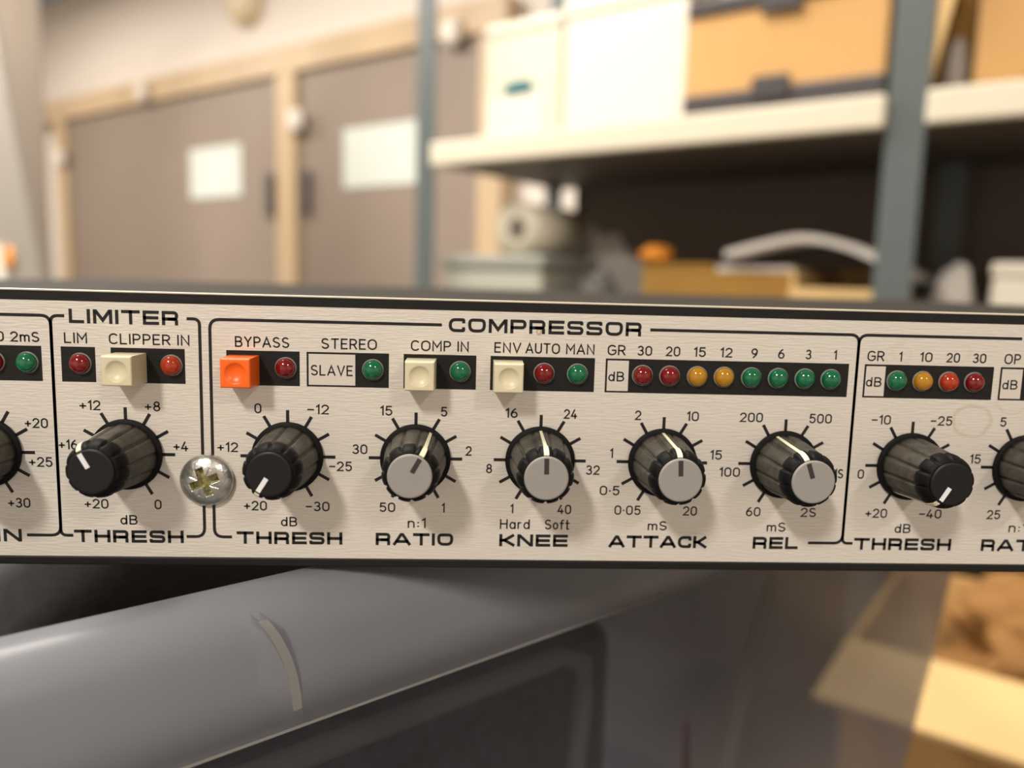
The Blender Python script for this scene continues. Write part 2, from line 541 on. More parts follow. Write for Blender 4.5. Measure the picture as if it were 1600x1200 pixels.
TH = [('0', -77.33, 14.3, 1.12, 1.68), ('2mS', -73.72, 14.31, 4.25, 1.73), ('LIM', -66.3, 14.19, 3.39, 1.55), ('CLIPPER IN', -55.43, 14.35, 11.95, 1.75), ('+12', -64.62, 4.04, 3.14, 1.53), ('+8', -55.28, 4.12, 2.35, 1.64), ('+20', -72.71, 1.15, 3.46, 1.59), ('+25', -72.36, -4.66, 3.53, 1.66), ('+30', -75.9, -11.12, 3.36, 1.78), ('+16', -68.15, -2.06, 2.82, 1.8), ('+4', -51.2, -2.15, 2.23, 1.46), ('+20', -64.28, -11.38, 3.63, 1.48), ('0', -54.92, -11.23, 1.07, 1.54), ('dB', -59.44, -13.78, 2.63, 1.6), ('BYPASS', -38.58, 14.4, 8.18, 1.66), ('STEREO', -25.43, 14.31, 8.46, 1.77), ('SLAVE', -28.07, 10.13, 6.43, 1.74), ('COMP IN', -11.56, 14.31, 8.9, 1.73), ('0', -39.37, 4.13, 1.07, 1.55), ('-12', -30.2, 4.05, 3.33, 1.56), ('+12', -44.08, -2.24, 3.17, 1.57), ('-25', -26.78, -4.94, 3.57, 1.64), ('15', -19.72, 4.17, 1.88, 1.51), ('5', -10.75, 4.09, 1.0, 1.52), ('30', -23.78, -2.11, 2.33, 1.58), ('+20', -40.0, -11.43, 3.56, 1.6), ('-30', -30.36, -11.46, 3.73, 1.61), ('dB', -34.81, -14.03, 2.54, 1.67), ('50', -19.46, -11.42, 2.46, 1.61), ('1', -10.66, -11.36, 0.51, 1.52), ('n:1', -14.82, -13.9, 2.83, 1.47), ('ENV', -1.07, 14.32, 4.17, 1.59), ('AUTO', 4.36, 14.25, 5.38, 1.59), ('MAN', 10.23, 14.28, 4.46, 1.6), ('GR', 15.93, 14.24, 2.82, 1.55), ('16', -0.2, 4.16, 1.91, 1.57), ('24', 9.08, 4.0, 2.12, 1.53), ('2', -6.81, -2.32, 0.95, 1.54), ('8', -3.53, -4.84, 0.96, 1.55), ('32', 12.96, -4.9, 2.2, 1.56), ('1', 0.24, -11.41, 0.56, 1.47), ('40', 8.64, -11.36, 2.21, 1.58), ('Hard', 0.8, -13.99, 4.81, 1.58), ('Soft', 7.58, -13.99, 4.01, 1.64), ('30', 20.37, 14.21, 2.32, 1.6), ('20', 24.85, 14.31, 2.28, 1.61), ('15', 29.09, 14.36, 1.93, 1.51), ('12', 33.32, 14.33, 1.94, 1.66), ('9', 37.82, 14.35, 1.02, 1.51), ('6', 42.13, 14.42, 1.03, 1.57), ('3', 46.51, 14.42, 0.93, 1.57), ('1', 50.83, 14.41, 0.47, 1.57), ('dB', 16.06, 10.19, 2.53, 1.62), ('2', 19.8, 4.05, 1.02, 1.64), ('10', 28.57, 3.96, 1.95, 1.54), ('1', 15.84, -2.0, 0.51, 1.45), ('15', 32.69, -2.25, 1.92, 1.46), ('100', 35.07, -4.99, 3.34, 1.58), ('0.5', 15.8, -8.21, 3.19, 1.57), ('200', 38.02, 3.98, 3.73, 1.65), ('500', 49.27, 3.87, 3.66, 1.66), ('1S', 52.97, -5.07, 1.53, 1.54), ('0.05', 18.84, -11.44, 4.25, 1.59), ('20', 28.99, -11.42, 2.3, 1.59), ('mS', 23.8, -14.01, 3.13, 1.55), ('60', 39.36, -11.56, 2.37, 1.49), ('2S', 48.47, -11.44, 2.55, 1.5), ('mS', 43.33, -13.98, 3.12, 1.5), ('GR', 57.44, 14.28, 2.76, 1.53), ('1', 61.47, 14.42, 0.52, 1.43), ('10', 65.65, 14.26, 2.04, 1.53), ('20', 70.09, 14.28, 2.21, 1.69), ('30', 74.42, 14.27, 2.21, 1.59), ('OP', 79.89, 14.32, 2.7, 1.64), ('dB', 57.44, 10.18, 2.56, 1.54), ('dB', 79.91, 10.18, 2.55, 1.66), ('-10', 59.23, 4.05, 3.16, 1.67), ('-25', 69.18, 4.05, 3.61, 1.62), ('5', 79.51, 3.98, 1.02, 1.63), ('0', 56.63, -4.85, 1.06, 1.54), ('15', 75.48, -2.07, 1.82, 1.54), ('+20', 59.77, -11.36, 3.64, 1.61), ('-40', 68.85, -11.3, 3.77, 1.51), ('dB', 64.44, -13.68, 2.69, 1.62), ('25', 79.56, -11.22, 2.28, 1.52), ('n:1', 83.92, -13.57, 3.06, 1.42)]
HD = [('LIMITER', -59.06, 17.67, 16.16, 2.17), ('THRESH', -59.51, -16.49, 16.72, 2.07), ('COMPRESSOR', 4.74, 17.53, 30.0, 2.37), ('THRESH', -34.74, -16.75, 16.47, 1.99), ('RATIO', -15.13, -16.7, 12.27, 2.01), ('KNEE', 3.87, -16.71, 11.01, 2.02), ('ATTACK', 24.02, -16.71, 16.0, 2.04), ('REL', 43.38, -16.75, 7.49, 2.0), ('THRESH', 64.68, -16.53, 16.41, 2.12), ('RATIO', 84.2, -16.41, 12.38, 2.09), ('GAIN', -81.07, -16.32, 10.56, 2.05)]
for s, x, z, w, h in TH:
    row = min((14.3, 10.16, 4.06, 4.06, 1.15, -2.12, -4.9, -8.2, -11.4, -13.92), key=lambda r: abs(r - z))
    hh = 1.66 if s[0].isalpha() and s not in ('mS', 'dB') else 1.56
    write(G, s, x, row if abs(row - z) < 0.3 else z, w, hh, 0.23, .3 if len(s) > 1 else 0).build('printed_legend', M_ink, 'printed legend %s' % s)
for s, x, z, w, h in HD:
    z = 17.6 if z > 0 else -16.6
    write(W, s, x, z, w, 2.15 if z > 0 else 2.02, 0.48, .52, .34, cap='square').build('printed_heading', M_ink, 'printed heading %s' % s)

# rounded outline round each section
LW = 0.47
T_, B_ = 17.58, -16.52


def outline(paths, label):
    rb = Ribbon(0.025)
    for pth in paths:
        rb.stroke(rnd(pth, 1.45), LW, cap=False)
    rb.build('section_outline', M_ink, label)


outline([[(-120, T_), (-69.85, T_, 1), (-69.85, B_, 1), (-75.0, B_)]], 'printed line round the gain section')
outline([[(-67.8, T_), (-69.85, T_, 1), (-69.85, B_, 1), (-68.0, B_)]], 'printed line left of the limiter section')
outline([[(-49.8, T_), (-47.9, T_, 1), (-47.9, B_, 1), (-50.7, B_)]], 'printed line right of the limiter section')
outline([[(-11.3, T_), (-46.38, T_, 1), (-46.38, B_, 1), (-43.7, B_)]], 'printed line left of the compressor section')
outline([[(21.06, T_), (54.5, T_, 1), (54.5, B_, 1), (48.8, B_)]], 'printed line right of the compressor section')
outline([[(81.1, T_), (54.5, T_, 1), (54.5, B_, 1), (56.25, B_)]], 'printed line round the right-hand gate section')

# black windows behind the lamps and buttons, some with a bare patch
WZ0, WZ1 = 7.62, 12.97
for x0, x1, inner, lab in ((-79.8, -71.4, None, 'black window of the gain lamps'), (-68.55, -63.5, None, 'small black window of the limiter lamp'),
                           (-61.2, -50.2, None, 'black window of the clipper lamp'), (-44.0, -32.95, None, 'black window of the bypass lamp'),
                           (-31.9, -19.35, (-31.6, -24.5), 'black window with bare SLAVE patch'), (-17.1, -5.9, None, 'black window of the lamp by COMP IN'),
                           (-3.7, 12.6, None, 'black window of the auto and manual lamps'), (14.3, 53.2, (14.6, 17.95), 'long black window of the eight meter lamps'),
                           (55.75, 77.0, (56.05, 59.2), 'black window of the four meter lamps'), (78.1, 92.9, (78.4, 81.8), 'black window under OP')):
    rb = Ribbon(0.012)
    rb.rect(x0, x1, WZ0, WZ1)
    w = rb.build('lamp_window', M_black, lab)
    if inner:
        rb = Ribbon(0.02)
        rb.rect(inner[0], inner[1], WZ0 + 0.27, WZ1 - 0.3)
        rb.build('bare_patch', M_label, None, w)

# ---- knobs
KX = [-80.43, -59.38, -34.86, -15.1, 4.465, 24.0, 43.68, 64.54, 83.84]
KZ = -3.45
NF = 11


def flute(depth, wid=0.13):
    def f(a, r, h, i):
        d = depth[i] if i < len(depth) else 0
        ph = ((a - math.pi / 2) * NF / (2 * math.pi) + 0.5) % 1.0
        t = abs(ph - 0.0 if ph < 0.5 else 1 - ph)
        g = 1.0 if t < wid * 0.35 else max(0.0, 1 - (t - wid * 0.35) / (wid * 0.65))
        land = -0.03 * mm * (1 - math.cos(2 * math.pi * (ph - 0.5))) * 0.5 if d > 0 else 0
        return r - d * g * mm + land
    return f


def R_(pr):
    return [(r * mm, h * mm) for r, h in pr]


me_skirt = bpy.data.meshes.new('knob_skirt')
b_ = lathe(R_([(5.3, .1), (5.5, .2), (5.5, .6), (5.42, .68), (4.5, .7)]), 72, 'y')
b_.to_mesh(me_skirt); b_.free(); me_skirt.materials.append(M_collar)
me_body = bpy.data.meshes.new('knob_body')
b_ = lathe(R_([(4.85, .6), (4.8, 1.6), (4.5, 5.0), (4.2, 8.8), (4.16, 9.0)]), 160, 'y', flute([.1, .38, .42, .42, .42]))
b_.to_mesh(me_body); b_.free(); me_body.materials.append(M_knob)
me_collar = bpy.data.meshes.new('knob_collar')
b_ = lathe(R_([(4.1, 8.7), (4.26, 8.85), (4.26, 9.5), (4.1, 10.2), (3.75, 10.9), (3.35, 11.25)]), 160, 'y', flute([.42, .45, .45, .38, .16, 0]))
b_.to_mesh(me_collar); b_.free(); me_collar.materials.append(M_collar)
caps = {}
for nm, mt in (('grey', M_grey), ('black', M_blackcap)):
    me = bpy.data.meshes.new('knob_cap')
    b_ = lathe(R_([(3.22, 11.0), (3.22, 11.42), (3.12, 11.56), (2.95, 11.6), (2.9, 11.6)]), 64, 'y')
    b_.to_mesh(me); b_.free(); me.materials.append(mt)
    caps[nm] = me


def strip(pts, mt):
    """thin raised strip running up the knob: (radius, height, half width)"""
    bm = bmesh.new()
    rows = []
    for r, h, w in pts:
        rows.append([bm.verts.new((sx * w * mm, -h * mm, (r + dz) * mm)) for dz in (-0.35, 0.06) for sx in (-1, 1)])
    for a, b in zip(rows, rows[1:]):
        bm.faces.new((a[2], a[3], b[3], b[2]))
        bm.faces.new((a[0], a[2], b[2], b[0]))
        bm.faces.new((a[3], a[1], b[1], b[3]))
    bm.faces.new((rows[0][0], rows[0][1], rows[0][3], rows[0][2]))
    bm.faces.new((rows[-1][0], rows[-1][2], rows[-1][3], rows[-1][1]))
    bmesh.ops.recalc_face_normals(bm, faces=bm.faces)
    me = bpy.data.meshes.new('pointer_line')
    bm.to_mesh(me); bm.free(); me.materials.append(mt)
    return me


me_line = strip([(4.84, .75, .22), (4.8, 1.6, .22), (4.5, 5.0, .25), (4.2, 8.7, .27), (4.26, 9.3, .34), (4.12, 10.2, .36), (3.77, 10.9, .38), (3.38, 11.25, .38)], M_cream)
marks = {}
for nm, mt in (('grey', M_brown), ('black', M_white)):
    me = bpy.data.meshes.new('cap_mark')
    b_ = box(-.34 * mm, .34 * mm, -11.66 * mm, -11.5 * mm, .65 * mm, 2.95 * mm)
    b_.to_mesh(me); b_.free(); me.materials.append(mt)
    marks[nm] = me
names = ['gain', 'limiter threshold', 'compressor threshold', 'ratio', 'knee', 'attack', 'release', 'gate threshold', 'rightmost ratio']
knobs = []
for i, (x, ang, c) in enumerate(zip(KX, (-45, -29, -148, 29, -1, -3, -19, -149, 40), ('black', 'black', 'black', 'grey', 'grey', 'grey', 'grey', 'black', 'grey'))):
    k = part('control_knob', me_body, None, '%s knob, fluted black with %s cap' % (names[i], c), None, P(x, KZ))
    k.rotation_euler = (0, math.radians(ang), 0)
    for n2, me in (('skirt', me_skirt), ('collar', me_collar), ('cap', caps[c]), ('pointer_line', me_line), ('cap_mark', marks[c])):
        part(n2, me, None, {'cap': '%s end cap' % c, 'pointer_line': 'cream pointer line', 'cap_mark': ('dark' if c == 'grey' else 'white') + ' mark on the cap'}.get(n2), k)
    knobs.append(k)
    # ticks of its dial
    for t in range(11):
        th = math.radians(240 - 30 * t)
        rb = Ribbon(0.028)
        rb.stroke([(x + 5.3 * math.cos(th), KZ + 5.3 * math.sin(th)), (x + 7.3 * math.cos(th), KZ + 7.3 * math.sin(th))], 0.5, False)
        rb.build('tick_mark', M_ink)

# ---- indicator lamps
me_leds = {}
for k, mt in M_led.items():
    me = bpy.data.meshes.new('indicator_lamp')
    prof = [(1.5, -.3), (1.5, .35)] + [(1.5 * math.cos(t), .35 + 1.15 * math.sin(t)) for t in [math.radians(a) for a in range(8, 88, 8)]]
    b_ = lathe(R_(prof), 36, 'y')
    b_.to_mesh(me); b_.free(); me.materials.append(mt)
    me_leds[k] = me
me_bez = bpy.data.meshes.new('lamp_rim')
b_ = lathe(R_([(1.66, 0), (1.66, .14), (1.6, .22), (1.48, .24)]), 36, 'y')
b_.to_mesh(me_bez); b_.free(); me_bez.materials.append(M_bezel)
LEDX = [(-78.4, 'r'), (-73.5, 'g'), (-65.7, 'r'), (-52.2, 'o'), (-35.05, 'r'), (-21.8, 'g'), (-8.38, 'g'), (4.66, 'r'), (9.9, 'g'), (20.15, 'r'), (24.45, 'r'),
        (28.85, 'y'), (33.12, 'y'), (37.5, 'g'), (41.82, 'g'), (46.13, 'g'), (50.33, 'g'), (61.1, 'g'), (65.33, 'y'), (69.6, 'o'), (73.82, 'r')]
CN = dict(r='red', g='green', y='amber', o='orange red')
for x, c in LEDX:
    l = part('indicator_lamp', me_leds[c], None, 'round %s indicator lamp' % CN[c], None, P(x, 10.44))
    part('lamp_rim', me_bez, None, None, l)


# ---- push buttons: rounded block with a dished face
def button_mesh(proud, mt):
    bm = bmesh.new()
    n = 30
    hw = 2.2
    g = []
    for j in range(n + 1):
        row = []
        for i in range(n + 1):
            u, v = -1 + 2 * i / n, -1 + 2 * j / n
            # crowd samples towards the edge
            u, v = math.copysign(abs(u) ** .8, u), math.copysign(abs(v) ** .8, v)
            x, z = u * hw, v * hw
            r = math.hypot(x, z)
            y = proud
            if r < 1.55:
                y -= 0.62 * (1 - (r / 1.55) ** 2) ** 0.8
            e = max(abs(x), abs(z)) - (hw - .22)
            if e > 0:
                y -= 0.22 - math.sqrt(max(0, .22 ** 2 - e * e))
            row.append(bm.verts.new((x * mm, -y * mm, z * mm)))
        g.append(row)
    for j in range(n):
        for i in range(n):
            bm.faces.new((g[j][i], g[j][i + 1], g[j + 1][i + 1], g[j + 1][i])).smooth = True
    rim = [g[0][i] for i in range(n)] + [g[j][n] for j in range(n)] + [g[n][i] for i in range(n, 0, -1)] + [g[j][0] for j in range(n, 0, -1)]
    low = [bm.verts.new((v.co.x * 1.03, 0.0008, v.co.z * 1.03)) for v in rim]
    for i in range(len(rim)):
        j = (i + 1) % len(rim)
        bm.faces.new((rim[j], rim[i], low[i], low[j]))
    bmesh.ops.recalc_face_normals(bm, faces=bm.faces)
    me = bpy.data.meshes.new('push_button')
    bm.to_mesh(me); bm.free(); me.materials.append(mt)
    return me


for x, pr, mt, lab in ((-58.2, 5.2, M_btn, 'cream push button under CLIPPER IN'), (-41.3, 4.9, M_orange, 'orange push button under BYPASS'),
                       (-14.3, 5.0, M_btn, 'cream push button under COMP IN'), (-1.02, 5.3, M_btn, 'cream push button under ENV')):
    part('push_button', button_mesh(pr, mt), None, lab, None, P(x, 10.0 if x < -30 else 10.13))


# ---- screw with cross recess
def screw_mesh():
    bm = bmesh.new()
    n, m_ = 120, 46
    rot = math.radians(-22)
    vs = []
    R0 = 4.05
    for j in range(1, m_ + 1):
        r = R0 * j / m_
        ring = []
        for k in range(n):
            a = 2 * math.pi * k / n
            x, z = r * math.cos(a), r * math.sin(a)
            y = 2.0 * math.sqrt(max(0, 1 - (r / R0) ** 2 * .92)) + .1
            xr, zr = x * math.cos(rot) - z * math.sin(rot), x * math.sin(rot) + z * math.cos(rot)
            dep = 0
            for u, v in ((xr, zr), (zr, xr)):
                if abs(u) < 2.25 and abs(v) < .58:
                    dep = max(dep, 1.25 * min(1, (2.25 - abs(u)) / .5 + .25))
            ud, vd = (xr + zr) * .7071, (xr - zr) * .7071
            for u, v in ((ud, vd), (vd, ud)):
                if abs(u) < 2.3 and abs(v) < .12:
                    dep = max(dep, .16)
            if r < .95:
                dep = max(dep, 1.25)
            ring.append(bm.verts.new((x * mm, -(y - dep) * mm, z * mm)))
        vs.append(ring)
    c = bm.verts.new((0, -.8 * mm, 0))
    for k in range(n):
        bm.faces.new((c, vs[0][k], vs[0][(k + 1) % n])).material_index = 1
    for j in range(m_ - 1):
        for k in range(n):
            f = bm.faces.new((vs[j][k], vs[j + 1][k], vs[j + 1][(k + 1) % n], vs[j][(k + 1) % n]))
            q = f.calc_center_median()
            yy = 2.0 * math.sqrt(max(0, 1 - (math.hypot(q.x, q.z) / mm / R0) ** 2 * .92)) + .1
            f.smooth = True
            if -q.y / mm < yy - .45:
                f.material_index = 1
    low = [bm.verts.new((v.co.x, 0, v.co.z)) for v in vs[-1]]
    for k in range(n):
        bm.faces.new((vs[-1][k], low[k], low[(k + 1) % n], vs[-1][(k + 1) % n])).smooth = True
    bmesh.ops.recalc_face_normals(bm, faces=bm.faces)
    me = bpy.data.meshes.new('panel_screw')
    bm.to_mesh(me); bm.free(); me.materials.append(M_zinc); me.materials.append(M_rust)
    return me


part('panel_screw', screw_mesh(), None, 'scratched zinc cross-head screw with yellowed recess', None, P(-47.12 - .1, -7.3, 0))

# ================================================================ THE PLASTIC TUB AND ITS TABLE
az = math.radians(53)
E_ = Vector((math.sin(az), math.cos(az), 0))      # along the near long side, away from the camera
N_ = Vector((math.cos(az), -math.sin(az), 0))     # out of that side, towards the camera
BRZ = math.atan2(E_.y, E_.x)
M_skirt = cloudy('cloudy_rim_plastic', (0.40, 0.42, 0.47), 0.25, 0.32, 0.2)
M_tub = cloudy('cloudy_tub_plastic', (0.10, 0.105, 0.12), 0.42, 0.25, 0.2)
M_rib = cloudy('cloudy_rib_and_highlight', (0.50, 0.48, 0.45), 0.45, 0.5)
M_table = mat('table_top', (0.10, 0.10, 0.105), 0.5, vary=0.2)
M_case = mat('black_case', (0.012, 0.013, 0.018), 0.55, bump=0.3, bscale=300, vary=1, vscale=260, tint=(0.05, 0.056, 0.075))
TE0, TE1, TN0, TN1 = -0.32, 0.329, -0.40, -0.012   # rim outer rectangle in (e, n)
TUBZ = -0.30


def rrect(e0, e1, n0, n1, r, k=10):
    pts = []
    for cx, cy, a0 in ((e1 - r, n1 - r, 0), (e0 + r, n1 - r, 90), (e0 + r, n0 + r, 180), (e1 - r, n0 + r, 270)):
        for i in range(k + 1):
            a = math.radians(a0 + 90 * i / k)
            pts.append((cx + r * math.cos(a), cy + r * math.sin(a)))
    return pts


def loft(levels, close=False, cap_last=False):
    """levels: (inset, radius, z) rounded rectangles; the tub's local axes are e, -n"""
    bm = bmesh.new()
    rings = []
    for ins, r, z in levels:
        rings.append([bm.verts.new((e, -n, z)) for e, n in rrect(TE0 + ins, TE1 - ins, TN0 + ins, TN1 - ins, max(.004, r))])
    # local y is -n because the local frame is (E_, -N_)
    for a, b in zip(rings, rings[1:]):
        for i in range(len(a)):
            j = (i + 1) % len(a)
            bm.faces.new((a[i], a[j], b[j], b[i])).smooth = True
    if cap_last:
        bm.faces.new(rings[-1])
    bmesh.ops.recalc_face_normals(bm, faces=bm.faces)
    return bm


tub = thing('storage_tub', 'open translucent grey-blue plastic storage tub under the rack unit', 'storage box', (0, 0, TUBZ), BRZ)
zt = lambda z: z - TUBZ
RIM = -0.0219
b_ = loft([(.014, .05, zt(RIM - .004)), (.011, .05, zt(RIM - .0012)), (.0085, .05, zt(RIM)), (.0055, .05, zt(RIM - .0006)), (.003, .05, zt(RIM - .002)), (.001, .05, zt(RIM - .0045)), (0.0, .05, zt(RIM - .008)), (-.0004, .05, zt(RIM - .013)), (-.001, .05, zt(RIM - .0205)), (.0008, .05, zt(RIM - .0207))])
o = obj('rim_skirt', b_, M_skirt, tub); o['label'] = 'rolled rim with deep skirt'
b_ = loft([(.0135, .045, zt(RIM - .003)), (.016, .045, zt(RIM - .03)), (.018, .045, zt(-.08)), (.023, .045, zt(-.14)), (.038, .045, .012), (.056, .035, .003), (.075, .02, 0.002)], cap_last=True)
sol = obj('tub_wall', b_, M_tub, tub); sol['label'] = 'cloudy see-through wall and floor'


def strip_box(e0, e1, n0, n1, z0, z1, bev=.001):
    return box(e0, e1, -n1, -n0, zt(z0), zt(z1), bev)


b_ = loft([(.0002, .05, zt(RIM - .0204)), (-.0012, .05, zt(RIM - .0204)), (-.0014, .05, zt(RIM - .0206)), (-.0012, .05, zt(RIM - .0208)), (.0002, .05, zt(RIM - .0208))])
o = obj('rim_edge', b_, M_rib, tub); o['label'] = 'pale lower edge of the rim skirt'
# curved gusset behind the skirt
bm = bmesh.new()
pr = []
for k in range(13):
    s_ = k / 12
    pr.append((-.0362 + .0052 * (1 - (1 - s_) ** 2.2), -.0245 - .0175 * s_ ** 1.05))
rows = []
for e, z in pr:
    rows.append([bm.verts.new((e + s * .0007, -n, zt(z))) for s in (-1, 1) for n in (-.0112, -.0245)])
for a, b in zip(rows, rows[1:]):
    for q in ((0, 1, 1, 0), (2, 3, 3, 2), (0, 2, 2, 0), (1, 3, 3, 1)):
        bm.faces.new((a[q[0]], a[q[1]], b[q[2]], b[q[3]])).smooth = False
bmesh.ops.recalc_face_normals(bm, faces=bm.faces)
o = obj('gusset', bm, M_rib, tub); o['label'] = 'pale curved gusset under the rim'
# recessed panel bead on the near side and a corner rib, highlights put into their pale colour
o = obj('bead', tube([(-.25, .0345, zt(-.063)), (.046, .0345, zt(-.064)), (.054, .0345, zt(-.068)), (.056, .036, zt(-.078)), (.056, .046, zt(-.2))], .0024), M_rib, tub); o['label'] = 'raised bead round the recessed side panel'
o = obj('bead', tube([(.180, .034, zt(-.052)), (.160, .034, zt(-.054)), (.140, .034, zt(-.060)), (.133, .035, zt(-.075)), (.129, .040, zt(-.12)), (.121, .052, zt(-.22))], .0026), M_rib, tub); o['label'] = 'upright bead near the far corner'

# table under the tub
tb = thing('work_table', 'dark grey table under the plastic storage tub', 'table', (0, 0, -1.0255), BRZ)
obj('table_top', box(-.42, .33, -.03, .47, .70, .7245, .003), M_table, tb)
for e in (-.39, .30):
    for n in (0.0, .44):
        obj('leg', box(e - .02, e + .02, n - .02, n + .02, 0, .70, .002), M_table, tb)

# things in the tub
case = thing('equipment_case', 'dusty black equipment case lying inside the plastic tub', 'case', (0, 0, TUBZ + .006), BRZ)
obj('body', box(-.235, .098, .062, .33, 0, .215, .008, 3), M_case, case)
obj('lid', box(-.237, .10, .060, .332, .217, .238, .006, 3), M_case, case)
pts = [Vector((.122, .075, .004)), Vector((.127, .07, .06)), Vector((.133, .066, .11)), Vector((.139, .064, .150)), Vector((.140, .066, .165))]
cb = obj('cable', tube(pts, .0016), mat('maroon_cable', (.10, .015, .02), .5), None, Vector((0, 0, TUBZ + .006)), BRZ)
tag(cb, 'thin dark red cable standing up inside the plastic tub', 'cable')

# ================================================================ THE ROOM (built in its own axes)
M_wall = mat('painted_wall', (0.80, 0.73, 0.66), 0.7, bump=0.05, bscale=80)
M_floor = mat('grey_lino', (0.16, 0.15, 0.14), 0.4, vary=0.2)
M_ceil = mat('ceiling_paint', (0.75, 0.73, 0.7), 0.8)
M_trim = mat('varnished_pine', (0.58, 0.43, 0.27), 0.45, vary=0.15, vscale=6, stretch=(1, 1, .1))
M_door = mat('taupe_door', (0.27, 0.215, 0.175), 0.5, vary=0.06, vscale=3)
M_plate = mat('pale_plate', (0.62, 0.66, 0.62), 0.35)
M_post = mat('blue_grey_steel', (0.09, 0.113, 0.115), 0.45)
M_shelf = mat('cream_steel', (0.68, 0.63, 0.50), 0.5)
M_dark = mat('dark_sheet_and_shade', (0.13, 0.105, 0.085), 0.6)  # back sheet colour, also standing for shade under the shelf boards
M_kraft = mat('brown_card', (0.62, 0.36, 0.13), 0.75, vary=0.12, vscale=5)
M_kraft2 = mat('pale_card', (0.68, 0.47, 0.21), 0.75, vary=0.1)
M_mustard = mat('mustard_card', (0.34, 0.18, 0.025), 0.75, vary=0.2)
M_bwhite = mat('white_carton', (0.78, 0.74, 0.64), 0.6)
M_paper = mat('white_paper', (0.66, 0.62, 0.58), 0.7, vary=0.1, vscale=20)
M_blackp = mat('black_band', (0.05, 0.042, 0.045), 0.5)
M_bottle = mat('pale_green_carton', (0.70, 0.70, 0.55), 0.5)
M_teal = mat('teal_print', (0.02, 0.13, 0.15), 0.5)
M_greyp = mat('grey_plastic_box', (0.42, 0.42, 0.36), 0.4)
M_bag = mat('dark_grey_fabric', (0.09, 0.085, 0.08), 0.8)
M_orangeb = mat('orange_thing', (0.75, 0.27, 0.02), 0.5)
FL = -1.05
PL, PR_, QF, QB = -6.6, 3.6, -3.6, 2.3


def R3(name, bm, m, origin=(0, 0, 0), parent=None):
    """mesh given in room axes about a room point"""
    if parent:
        return obj(name, bm, m, parent)
    return obj(name, bm, m, None, room(*origin), RZ)


def struct(name, bm, m, origin=(0, 0, 0)):
    return tag(R3(name, bm, m, origin), kind='structure')


struct('floor', box(PL, PR_, QF, QB, FL - .1, FL), M_floor)
struct('ceiling', box(PL, PR_, QF, QB, CEIL, CEIL + .1), M_ceil)
struct('wall_back', box(PL, PR_, QB + .09, QB + .2, FL, CEIL), M_wall)
struct('wall_left', box(PL - .1, PL, QF, QB + .2, FL, CEIL), M_wall)
struct('wall_right', box(PR_, PR_ + .1, QF, QB + .2, FL, CEIL), M_wall)
struct('wall_front', box(PL, PR_, QF - .1, QF, FL, CEIL), M_wall)
# door wall: pine frame, two wide taupe doors each with a pale plate
struct('trim_1', box(PL + .9, -1.74, QB, QB + .09, .885, 1.0, .004), M_trim)
struct('trim_2', box(-3.03, -2.90, QB, QB + .09, FL, .885, .004), M_trim)
struct('trim_3', box(-1.86, -1.75, QB, QB + .09, FL, .885, .004), M_trim)
struct('trim_4', box(-5.16, -5.04, QB, QB + .09, FL, .885, .004), M_trim)
M_hinge = mat('dull_metal', (0.16, 0.16, 0.16), 0.4, 0.5)
for i, (p0, p1, a, b, hp) in enumerate(((-5.04, -3.03, -3.76, -3.33, -3.09), (-2.90, -1.86, -2.61, -2.18, -2.84))):
    d = tag(thing('door_%d' % (i + 1), None, None, room(0, QB + .03, FL), RZ), kind='structure')
    obj('door_leaf', box(p0 + .004, p1 - .004, 0, .045, .01, .883 - FL, .004), M_door, d)
    obj('door_plate', box(a, b, -.006, 0, .372 - FL, .617 - FL, .002), M_plate, d)['label'] = 'pale rectangular plate'
    obj('door_handle', box(hp - .02, hp + .02, -.04, -.001, .27 - FL, .46 - FL, .008), M_hinge, d)
M_blob = mat('pale_plastic', (0.8, 0.74, 0.66), 0.4)
for (p, z, lab) in ((-4.11, .93, 'small pale sensor on the pine lintel above the left taupe door'), (-2.87, .67, 'small pale sensor on the pine post between the taupe doors'),
                    (-1.98, .90, 'small pale sensor on the pine lintel above the right taupe door'), (-5.06, .66, 'small pale sensor on the far left pine door post')):
    t = thing('door_sensor', lab, 'sensor', room(p, QB - .0005, z - .045), RZ, 'door frame sensors')
    obj('body', box(-.04, .04, -.032, 0, 0, .09, .012, 3), M_blob, t)
    obj('cover', box(-.03, .03, -.04, -.032, .012, .078, .004, 2), M_blob, t)
o = R3('wall_lamp', lathe([(.105, 0), (.11, .02), (.105, .05), (.085, .075), (.05, .088), (.01, .092)], 36, 'y'), mat('cream_dome', (.74, .62, .42), .4), (-3.33, QB + .09, 1.265))
tag(o, 'round cream domed fitting high on the white wall', 'lamp')

# lamps on the ceiling, those by the shelving and doors added
for (lx, ly), sx, sy, w in LIGHTS:
    t = thing('ceiling_light', None, None, (lx, ly, CEIL + ROOM_Z - .06), RZ if w in (47, 122, 78) else 0.0)
    t['label'] = {79: 'ceiling light fitting left behind the camera', 37: 'ceiling light fitting right behind the camera', 47: 'added ceiling light fitting in front of the steel shelving', 122: 'added ceiling light fitting by the right taupe door', 78: 'added ceiling light fitting by the left taupe door'}[w]
    t['category'] = 'light'
    t['group'] = 'ceiling light fittings'
    obj('housing', box(-sx / 2 - .02, sx / 2 + .02, -sy / 2 - .02, sy / 2 + .02, 0, .0595, .005), M_blob, t)

# cupboard at the left edge of the view
cu = thing('metal_cupboard', 'tall taupe metal cupboard at the left edge, beside the white wall', 'cupboard', room(-3.25, .97, FL), RZ)
M_cup = mat('taupe_steel', (0.21, 0.175, 0.145), 0.45)
obj('body', box(-.45, 0, 0, .45, 0, 2.4, .006), M_cup, cu)
obj('door', box(-.445, -.005, -.018, 0, .06, 2.38, .004), M_cup, cu)

# ---------------------------------------------------------------- steel shelving


